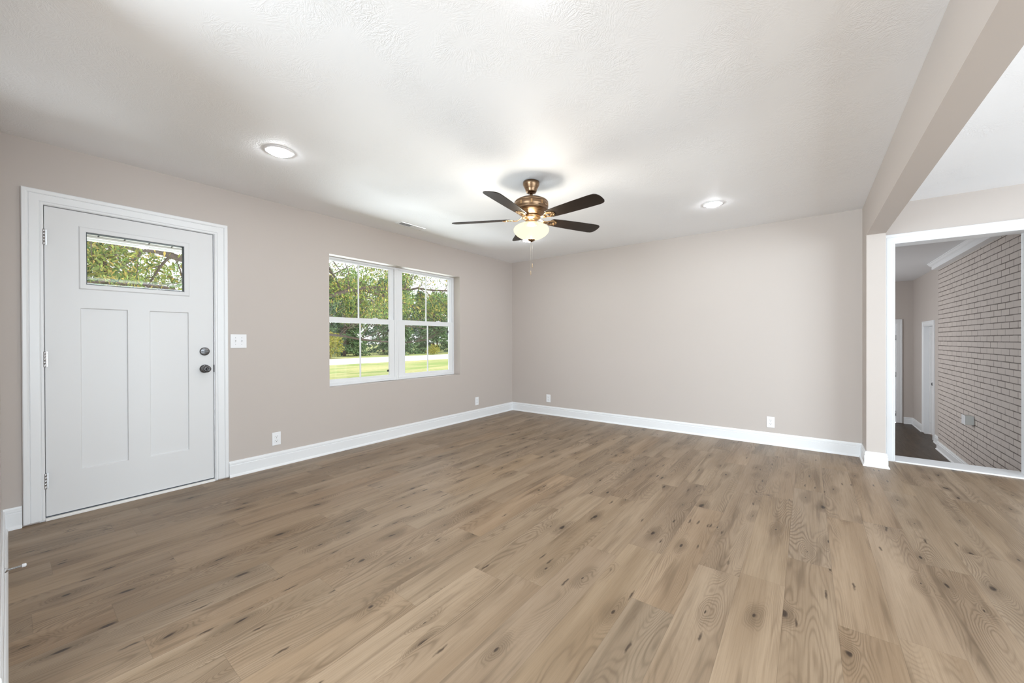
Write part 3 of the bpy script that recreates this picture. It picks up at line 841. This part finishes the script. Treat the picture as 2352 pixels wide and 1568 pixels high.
# ================================================================== OUTSIDE
GZ = -0.5
def grass_mat():
    m = mat('lawn_grass', (0.2, 0.3, 0.1), 0.9, spec=0.1)
    g = G(m); p = g.pos()
    x, y, z = g.sep(p)
    n1 = g.noise(g.xyz(g.m('MULTIPLY', x, 0.18), g.m('MULTIPLY', y, 0.7), 0.0), 1.0, 4, 0.6)
    n2 = g.noise(p, 6, 3, 0.6)
    c = g.mix(g.ramp(n1, 0.36, 0.66), srgb(128, 146, 84), srgb(176, 168, 122))
    c = g.mix(g.ramp(n2, 0.3, 0.7, 0.0, 0.4), c, srgb(108, 128, 72))
    g.l(c, g.p.inputs['Base Color'])
    return m
MB().box(-60, 110, 4.11, 150, GZ - 0.3, GZ).build('lawn', grass_mat(), kind='structure', cat=None)
m_ = mat('pale_concrete', srgb(205, 203, 200), 0.8)
MB().box(-60, 110, 25.6, 33.6, GZ, GZ + 0.02).build('road', m_, kind='structure')

def island_mat(name, cols, rough=0.6, trans=0.35):
    """leaf material: colour differs leaf by leaf"""
    m = bpy.data.materials.new(name); m.use_nodes = True
    g = G(m); nt = m.node_tree
    rp = g.n('ShaderNodeValToRGB'); g.l(g.n('ShaderNodeNewGeometry').outputs['Random Per Island'], rp.inputs[0])
    rp.color_ramp.interpolation = 'LINEAR'
    els = rp.color_ramp.elements
    while len(els) < len(cols): els.new(0.5)
    for i, c in enumerate(cols):
        els[i].position = i / (len(cols) - 1); els[i].color = (*srgb(*c), 1)
    g.l(rp.outputs[0], g.p.inputs['Base Color'])
    g.p.inputs['Roughness'].default_value = rough
    g.p.inputs['Specular IOR Level'].default_value = 0.25
    tr = g.n('ShaderNodeBsdfTranslucent'); g.l(rp.outputs[0], tr.inputs[0])
    mx = g.n('ShaderNodeMixShader'); mx.inputs[0].default_value = trans
    nt.links.new(g.p.outputs[0], mx.inputs[1]); nt.links.new(tr.outputs[0], mx.inputs[2])
    nt.links.new(mx.outputs[0], nt.nodes['Material Output'].inputs[0])
    return m

def bark_mat(name, a, b):
    m = mat(name, srgb(*a), 0.9, spec=0.15)
    g = G(m); x, y, z = g.sep(g.pos())
    n_ = g.noise(g.xyz(g.m('MULTIPLY', x, 14), g.m('MULTIPLY', y, 14), g.m('MULTIPLY', z, 4)), 1.0, 4, 0.65)
    g.l(g.mix(n_, srgb(*a), srgb(*b)), g.p.inputs['Base Color'])
    g.bump(n_, 0.6, 0.02)
    return m

M_bark = bark_mat('grey_brown_bark', (52, 44, 40), (104, 92, 84))
M_bark2 = bark_mat('conifer_bark', (70, 54, 44), (110, 88, 72))

def leaf_mesh(name, centers, dirs, size, mat_, parent, rng, width=0.32, fold=0.25):
    """pointed folded leaves: two quads each sharing the midrib"""
    n = len(centers)
    C_ = np.asarray(centers, float); D_ = np.asarray(dirs, float)
    D_ /= np.linalg.norm(D_, axis=1)[:, None] + 1e-9
    rv = rng.normal(size=(n, 3)); sd = np.cross(D_, rv); sd /= np.linalg.norm(sd, axis=1)[:, None] + 1e-9
    nm = np.cross(D_, sd)
    L = (size * rng.uniform(0.6, 1.3, n))[:, None]
    w_ = L * width
    base = C_; tip = C_ + D_ * L - np.array([0, 0, 1]) * L * 0.12
    mid = C_ + D_ * L * 0.45
    a = mid + sd * w_ * 0.5 + nm * w_ * fold; b = mid - sd * w_ * 0.5 + nm * w_ * fold
    V = np.stack([base, a, tip, b], 1).reshape(-1, 3)
    me = bpy.data.meshes.new(name)
    idx = np.arange(n)[:, None] * 4
    T = np.concatenate([idx + np.array([0, 1, 2]), idx + np.array([0, 2, 3])], 1).reshape(-1)
    me.vertices.add(len(V)); me.vertices.foreach_set('co', V.astype(np.float32).ravel())
    me.loops.add(len(T)); me.loops.foreach_set('vertex_index', T.astype(np.int32))
    me.polygons.add(len(T) // 3); me.polygons.foreach_set('loop_start', np.arange(0, len(T), 3, dtype=np.int32))
    me.update(calc_edges=True); me.validate()
    me.materials.append(mat_)
    o = bpy.data.objects.new(name, me); COL.objects.link(o); o.parent = parent
    return o

# --- the big shade tree near the house, its trunk hidden by the wall between door and window
def grow(rng, p, d, length, rad, depth, mb, tips, droop=0.05, wander=0.22, kids=(3, 5)):
    n = max(4, int(length / 0.35)); pts = [p]; rr = [rad]; q = p.copy(); dd = d / np.linalg.norm(d)
    for i in range(n):
        dd = dd + rng.normal(size=3) * wander * 0.45; dd[2] -= droop * 0.5
        dd /= np.linalg.norm(dd)
        if q[2] + GZ < 1.75 and dd[2] < 0.1: dd[2] = 0.25; dd /= np.linalg.norm(dd)
        q = q + dd * (length / n); pts.append(q.copy()); rr.append(rad * (1 - 0.75 * (i + 1) / n))
    mb.tube(pts, rr, 6 if rad < 0.03 else 9, caps=False)
    if depth == 0:
        for i in range(1, len(pts)): tips.append((pts[i], dd.copy()))
        return
    k = rng.integers(*kids)
    for j in range(int(k * max(1, length / 1.2))):
        i = rng.integers(max(1, n // 4), n + 1)
        side = np.cross(dd, rng.normal(size=3)); side /= np.linalg.norm(side)
        nd = dd * rng.uniform(0.3, 0.9) + side * rng.uniform(0.5, 1.0); nd[2] -= 0.15
        grow(rng, np.array(pts[i]), nd, length * rng.uniform(0.35, 0.6), max(rr[i] * 0.6, 0.004), depth - 1, mb, tips, droop, wander, kids)

def polyline_limb(mb, pts, r0, r1, tips, rng, sub=10, sublen=1.3):
    P = [np.array(p, float) for p in pts]
    # smooth the limb
    out = []
    for i in range(len(P) - 1):
        for t in np.linspace(0, 1, 6, endpoint=False):
            p0 = P[max(i - 1, 0)]; p1 = P[i]; p2 = P[i + 1]; p3 = P[min(i + 2, len(P) - 1)]
            out.append(0.5 * ((2 * p1) + (-p0 + p2) * t + (2 * p0 - 5 * p1 + 4 * p2 - p3) * t * t + (-p0 + 3 * p1 - 3 * p2 + p3) * t ** 3))
    out.append(P[-1])
    n = len(out); rr = [r0 + (r1 - r0) * i / (n - 1) for i in range(n)]
    out = [o + rng.normal(size=3) * 0.02 for o in out]
    mb.tube(out, rr, 10, caps=False)
    for j in range(sub):
        i = int(rng.integers(n // 5, n))
        dd = out[min(i + 1, n - 1)] - out[max(i - 1, 0)]; dd = dd / (np.linalg.norm(dd) + 1e-9)
        side = np.cross(dd, rng.normal(size=3)); side /= np.linalg.norm(side) + 1e-9
        nd = dd * rng.uniform(0.2, 0.8) + side; nd[2] -= 0.1
        grow(rng, out[i], nd, sublen * rng.uniform(0.6, 1.3), max(rr[i] * 0.45, 0.012), 1, mb, tips, 0.10, 0.3)

rng = np.random.default_rng(7)
tb = thing('shade_tree', (4.4, 12.6, GZ), 'large spreading leafy tree close to the house, branches reaching across the window', 'tree')
base = np.array([4.4, 12.6, GZ])
tips = []; mb = MB()
mb.tube([(0, 0, 0), (0.03, 0, 0.5), (0, 0.05, 1.6), (0.1, 0, 2.6), (0.1, 0.1, 4.2), (0.0, 0.1, 6.5), (0.1, 0.2, 9.0)], [0.36, 0.27, 0.24, 0.23, 0.17, 0.1, 0.03], 14)
trunk_o = mb.build('trunk', M_bark, tb)
lm = MB()
def rel(*pts): return [tuple(np.array(p) - base) for p in pts]
limbs = [
    (rel((4.45, 12.6, 2.0), (5.2, 11.6, 2.25), (5.9, 11.0, 2.55), (6.9, 10.6, 2.80), (8.4, 10.4, 2.9), (10.2, 10.6, 3.0)), 0.085, 0.02),
    (rel((4.45, 12.6, 1.6), (5.4, 11.3, 1.72), (6.6, 10.8, 1.82), (7.6, 10.6, 1.72), (8.8, 10.4, 1.55)), 0.05, 0.012),
    (rel((4.45, 12.6, 1.5), (5.5, 11.6, 1.42), (6.8, 11.2, 1.22), (8.2, 11.2, 1.10), (9.8, 11.6, 1.15)), 0.05, 0.012),
    (rel((4.45, 12.6, 3.0), (5.6, 11.8, 3.7), (7.2, 11.2, 4.1), (9.0, 11.2, 4.2), (11.0, 11.8, 4.0)), 0.10, 0.03),
    (rel((4.45, 12.6, 3.4), (5.0, 10.8, 3.9), (5.6, 9.2, 4.1), (6.4, 7.8, 3.9)), 0.08, 0.02),
    (rel((4.45, 12.6, 2.6), (3.2, 11.8, 2.95), (2.0, 11.2, 3.10), (0.6, 11.0, 3.15), (-1.4, 11.2, 3.1)), 0.10, 0.03),
    (rel((4.45, 12.6, 2.3), (3.0, 12.4, 2.35), (1.6, 12.2, 2.5), (0.0, 12.0, 2.2)), 0.07, 0.02),
    (rel((4.45, 12.6, 3.6), (3.2, 10.6, 4.0), (1.8, 9.4, 4.0), (0.4, 8.6, 3.7)), 0.09, 0.02),
    (rel((4.45, 12.6, 4.2), (6.6, 13.6, 5.0), (9.2, 14.4, 5.2), (12.0, 15.0, 4.8)), 0.10, 0.03),
    (rel((4.45, 12.6, 2.8), (6.4, 13.2, 3.1), (8.8, 13.8, 3.1), (11.4, 14.4, 2.7), (13.4, 14.8, 2.3)), 0.09, 0.02),
]
for i, (p, r0, r1) in enumerate(limbs):
    lt = []
    mb = MB(); polyline_limb(mb, p, r0, r1, lt, rng, 15, 1.25)
    mb.build('branch', M_bark, tb, fixn=False)
    tips += lt
T = np.array([t[0] for t in tips]); Dd = np.array([t[1] for t in tips])
def leaves_at(T, Dd, per, spread, rng):
    c = np.repeat(T, per, 0) + rng.normal(size=(len(T) * per, 3)) * spread
    d_ = np.repeat(Dd, per, 0) * 0.4 + rng.normal(size=(len(T) * per, 3)) * 0.8; d_[:, 2] -= 0.35
    return c, d_
M_leafA = island_mat('pecan_leaf', [(52, 76, 36), (92, 120, 54), (138, 148, 66), (98, 116, 66), (184, 160, 84), (74, 98, 50), (146, 160, 92)])
c, d_ = leaves_at(T, Dd, 15, 0.15, rng)
keep = c[:, 2] + GZ > 1.95 - 0.035 * (c[:, 1] + 1.5) + 0.35 * np.sin(c[:, 0] * 2.1) * np.sin(c[:, 0] * 0.7 + 1)
c, d_ = c[keep], d_[keep]
leaf_mesh('foliage', c, d_, 0.095, M_leafA, tb, rng, 0.30)

# --- conifers and the rest of the tree line over the road
def conifer(label, x, y, h, rad, mat_, seed, n=7600, size=0.36, low=0.03, group='evergreens across the road'):
    r_ = np.random.default_rng(seed)
    o = thing('evergreen_tree', (x, y, GZ), label, 'tree', group)
    MB().tube([(0, 0, 0), (0.03, 0.0, h * 0.5), (0, 0, h * 0.97)], [0.16, 0.1, 0.02], 10).build('trunk', M_bark2, o)
    nb = int(h * 14); C_ = []; D2 = []; bm = MB()
    for i in range(nb):
        t = low + (1 - low) * (i / nb) ** 0.85; z = h * t
        R_ = rad * (1 - t) ** 0.75 * r_.uniform(0.65, 1.15) + 0.12; a = r_.uniform(0, 2 * math.pi)
        u = np.array([math.cos(a), math.sin(a), 0])
        m = 7; pts = [np.array([0, 0, z]) + u * R_ * s - np.array([0, 0, 1]) * R_ * (0.30 * s * s - 0.12 * s) for s in np.linspace(0, 1, m)]
        bm.tube(pts, [0.025 * (1 - s) + 0.004 for s in np.linspace(0, 1, m)], 4, caps=False)
        k = max(8, int(n / nb))
        s = r_.uniform(0.25, 1.0, k) ** 0.7
        P_ = np.array([0, 0, z]) + u * (R_ * s)[:, None] - np.array([0, 0, 1]) * (R_ * (0.30 * s * s - 0.12 * s))[:, None]
        side = np.array([-u[1], u[0], 0]) * (r_.normal(size=k) * 0.20 * R_ * (0.4 + 0.6 * s))[:, None]
        C_.append(P_ + side + r_.normal(size=(k, 3)) * 0.07)
        dd = u + r_.normal(size=(k, 3)) * 0.5; dd[:, 2] -= 0.35; D2.append(dd)
    bm.build('branches', M_bark2, o, fixn=False)
    leaf_mesh('foliage', np.concatenate(C_), np.concatenate(D2), size, mat_, o, r_, 0.34, 0.1)
    return o
M_ev1 = island_mat('evergreen_sprays', [(52, 76, 50), (84, 112, 70), (110, 138, 88), (70, 98, 68)], trans=0.15)
M_ev2 = island_mat('blue_evergreen_sprays', [(56, 80, 66), (86, 114, 90), (112, 140, 108), (70, 98, 78)], trans=0.2)
M_ev3 = island_mat('yellow_green_sprays', [(150, 150, 60), (178, 168, 70), (120, 140, 60), (196, 178, 84)], trans=0.3)
M_dec = island_mat('tree_line_leaf', [(96, 128, 74), (128, 158, 96), (150, 176, 116), (110, 140, 90)], trans=0.35)
conifer('dark broad evergreen tree across the road, left in the left window unit', 21.8, 39.2, 6.6, 2.5, M_ev1, 1)
conifer('dark evergreen with low sweeping branches at the right edge of the left window unit', 27.6, 38.6, 7.4, 2.7, M_ev1, 2)
conifer('dark evergreen tree at the left edge of the right window unit', 33.9, 38.9, 6.6, 2.6, M_ev1, 3)
conifer('broad light green evergreen at the right end of the row in the right window unit', 40.6, 40.4, 7.6, 3.0, M_ev2, 5)
for i, (x, lb) in enumerate(((17.6, 'far left, behind the yellow green bush'), (24.6, 'in the gap of the left window unit'), (31.6, 'behind the middle post of the window'),
                             (38.6, 'in the middle of the right window unit'), (45.6, 'at the far right'))):
    conifer('tall blue green evergreen in the second row, ' + lb, x, 46.6 + 0.6 * (i % 2), 9.2 + 0.5 * (i % 3), 3.1, M_ev2, 60 + i, 7600, 0.40, 0.02)

def bush(name, label, x, y, h, rad, mat_, seed, n=2600, size=0.16, cat='shrub', trunk=False, z0=0.0, group=None):
    r_ = np.random.default_rng(seed)
    o = thing(name, (x, y, GZ), label, cat, group)
    mb = MB()
    for i in range(7 if not trunk else 1):
        a = r_.uniform(0, 6.28); q = r_.uniform(0.1, 0.55) * rad
        if trunk: mb.tube([(0, 0, 0), (0.05, 0, h * 0.35), (0.0, 0.1, h * 0.8)], [0.2, 0.15, 0.04], 10)
        else: mb.tube([(0, 0, 0), (q * 0.4 * math.cos(a), q * 0.4 * math.sin(a), h * 0.4), (q * math.cos(a), q * math.sin(a), h * 0.85)], [0.03, 0.02, 0.006], 6)
    if trunk:
        for i in range(14):
            a = r_.uniform(0, 6.28); z = h * r_.uniform(0.25, 0.7); q = rad * r_.uniform(0.5, 0.9)
            mb.tube([(0, 0, z), (q * 0.5 * math.cos(a), q * 0.5 * math.sin(a), z + 0.12 * h), (q * math.cos(a), q * math.sin(a), z + 0.2 * h)], [0.08, 0.05, 0.015], 6)
    mb.build('trunk' if trunk else 'stems', M_bark2, o, fixn=False)
    # lobed crown: leaves on clustered shells
    nl = 34; cc = []
    while len(cc) < nl:
        p = r_.uniform(-1, 1, 3)
        if np.linalg.norm(p) < 1: cc.append(p)
    cc = np.array(cc) * np.array([rad * 0.78, rad * 0.78, (h - z0) * 0.42]) + np.array([0, 0, z0 + (h - z0) * 0.5])
    lr = r_.uniform(0.25, 0.45, nl) * rad
    k = r_.integers(0, nl, n); v = r_.normal(size=(n, 3)); v /= np.linalg.norm(v, axis=1)[:, None]
    P_ = cc[k] + v * (lr[k] * r_.uniform(0.75, 1.05, n))[:, None] * np.array([1, 1, 0.8])
    P_[:, 2] = np.maximum(P_[:, 2], 0.03)
    dd = v + r_.normal(size=(n, 3)) * 0.6; dd[:, 2] -= 0.2
    leaf_mesh('foliage', P_, dd, size, mat_, o, r_, 0.42, 0.15)
    return o
bush('leafy_bush', 'yellow green bush by the road at the left edge of the window', 18.0, 34.9, 2.7, 1.25, M_ev3, 11, 3800, 0.15)
bush('leafy_bush', 'low light green bush at the left edge of the right window unit', 30.4, 35.0, 1.1, 0.8, M_ev3, 12, 1500, 0.13)
back = [(15.5, 58, 14.5, 4.0), (24.5, 59, 15.5, 4.1), (33.5, 58, 14, 4.1), (42.5, 59, 15, 4.1), (51.5, 58, 14.5, 4.1), (60.5, 59, 14.5, 4.1)]
names = ['pale green tree behind the evergreens, ' + q for q in ('first from the left', 'second from the left', 'third from the left', 'third from the right', 'second from the right', 'first from the right')]
for i, (x, y, h, r0) in enumerate(back):
    bush('leafy_tree', names[i], x, y, h, r0, M_dec, 30 + i, 13000, 0.42, 'tree', True, h * 0.05, 'leafy trees behind the evergreens')
# trees seen through the door glass
bush('leafy_tree', 'yellow green tree across the lawn seen through the glass of the front door', 2.2, 21.0, 6.4, 3.0, M_leafA, 51, 9000, 0.22, 'tree', True, 1.3)

# porch roof outside the front door
pr = thing('porch_roof', (0.6, WL + 0.16, 2.25), 'white porch roof with a grooved soffit outside the front door glass', 'porch roof')
mb = MB()
PX0, PX1, PY1 = -2.2, 1.75, 2.0
mb.box(PX0, PX1, 0.0, PY1, 0.075, 0.13)
mb.build('roof_deck', M_white_paint, pr)
mb = MB(); x = PX0
while x < PX1 - 0.05:
    mb.box(x, x + 0.188, 0.0, PY1 - 0.001, 0.040, 0.075); x += 0.200
mb.build('soffit_boards', mat('soffit_vinyl', srgb(150, 145, 142), 0.6), pr, bevel=0.004)
MB().box(PX0, PX1, PY1, PY1 + 0.04, 0.0, 0.20).box(PX0, PX1, PY1 - 0.05, PY1 - 0.001, 0.02, 0.038).build('fascia', M_trim, pr)
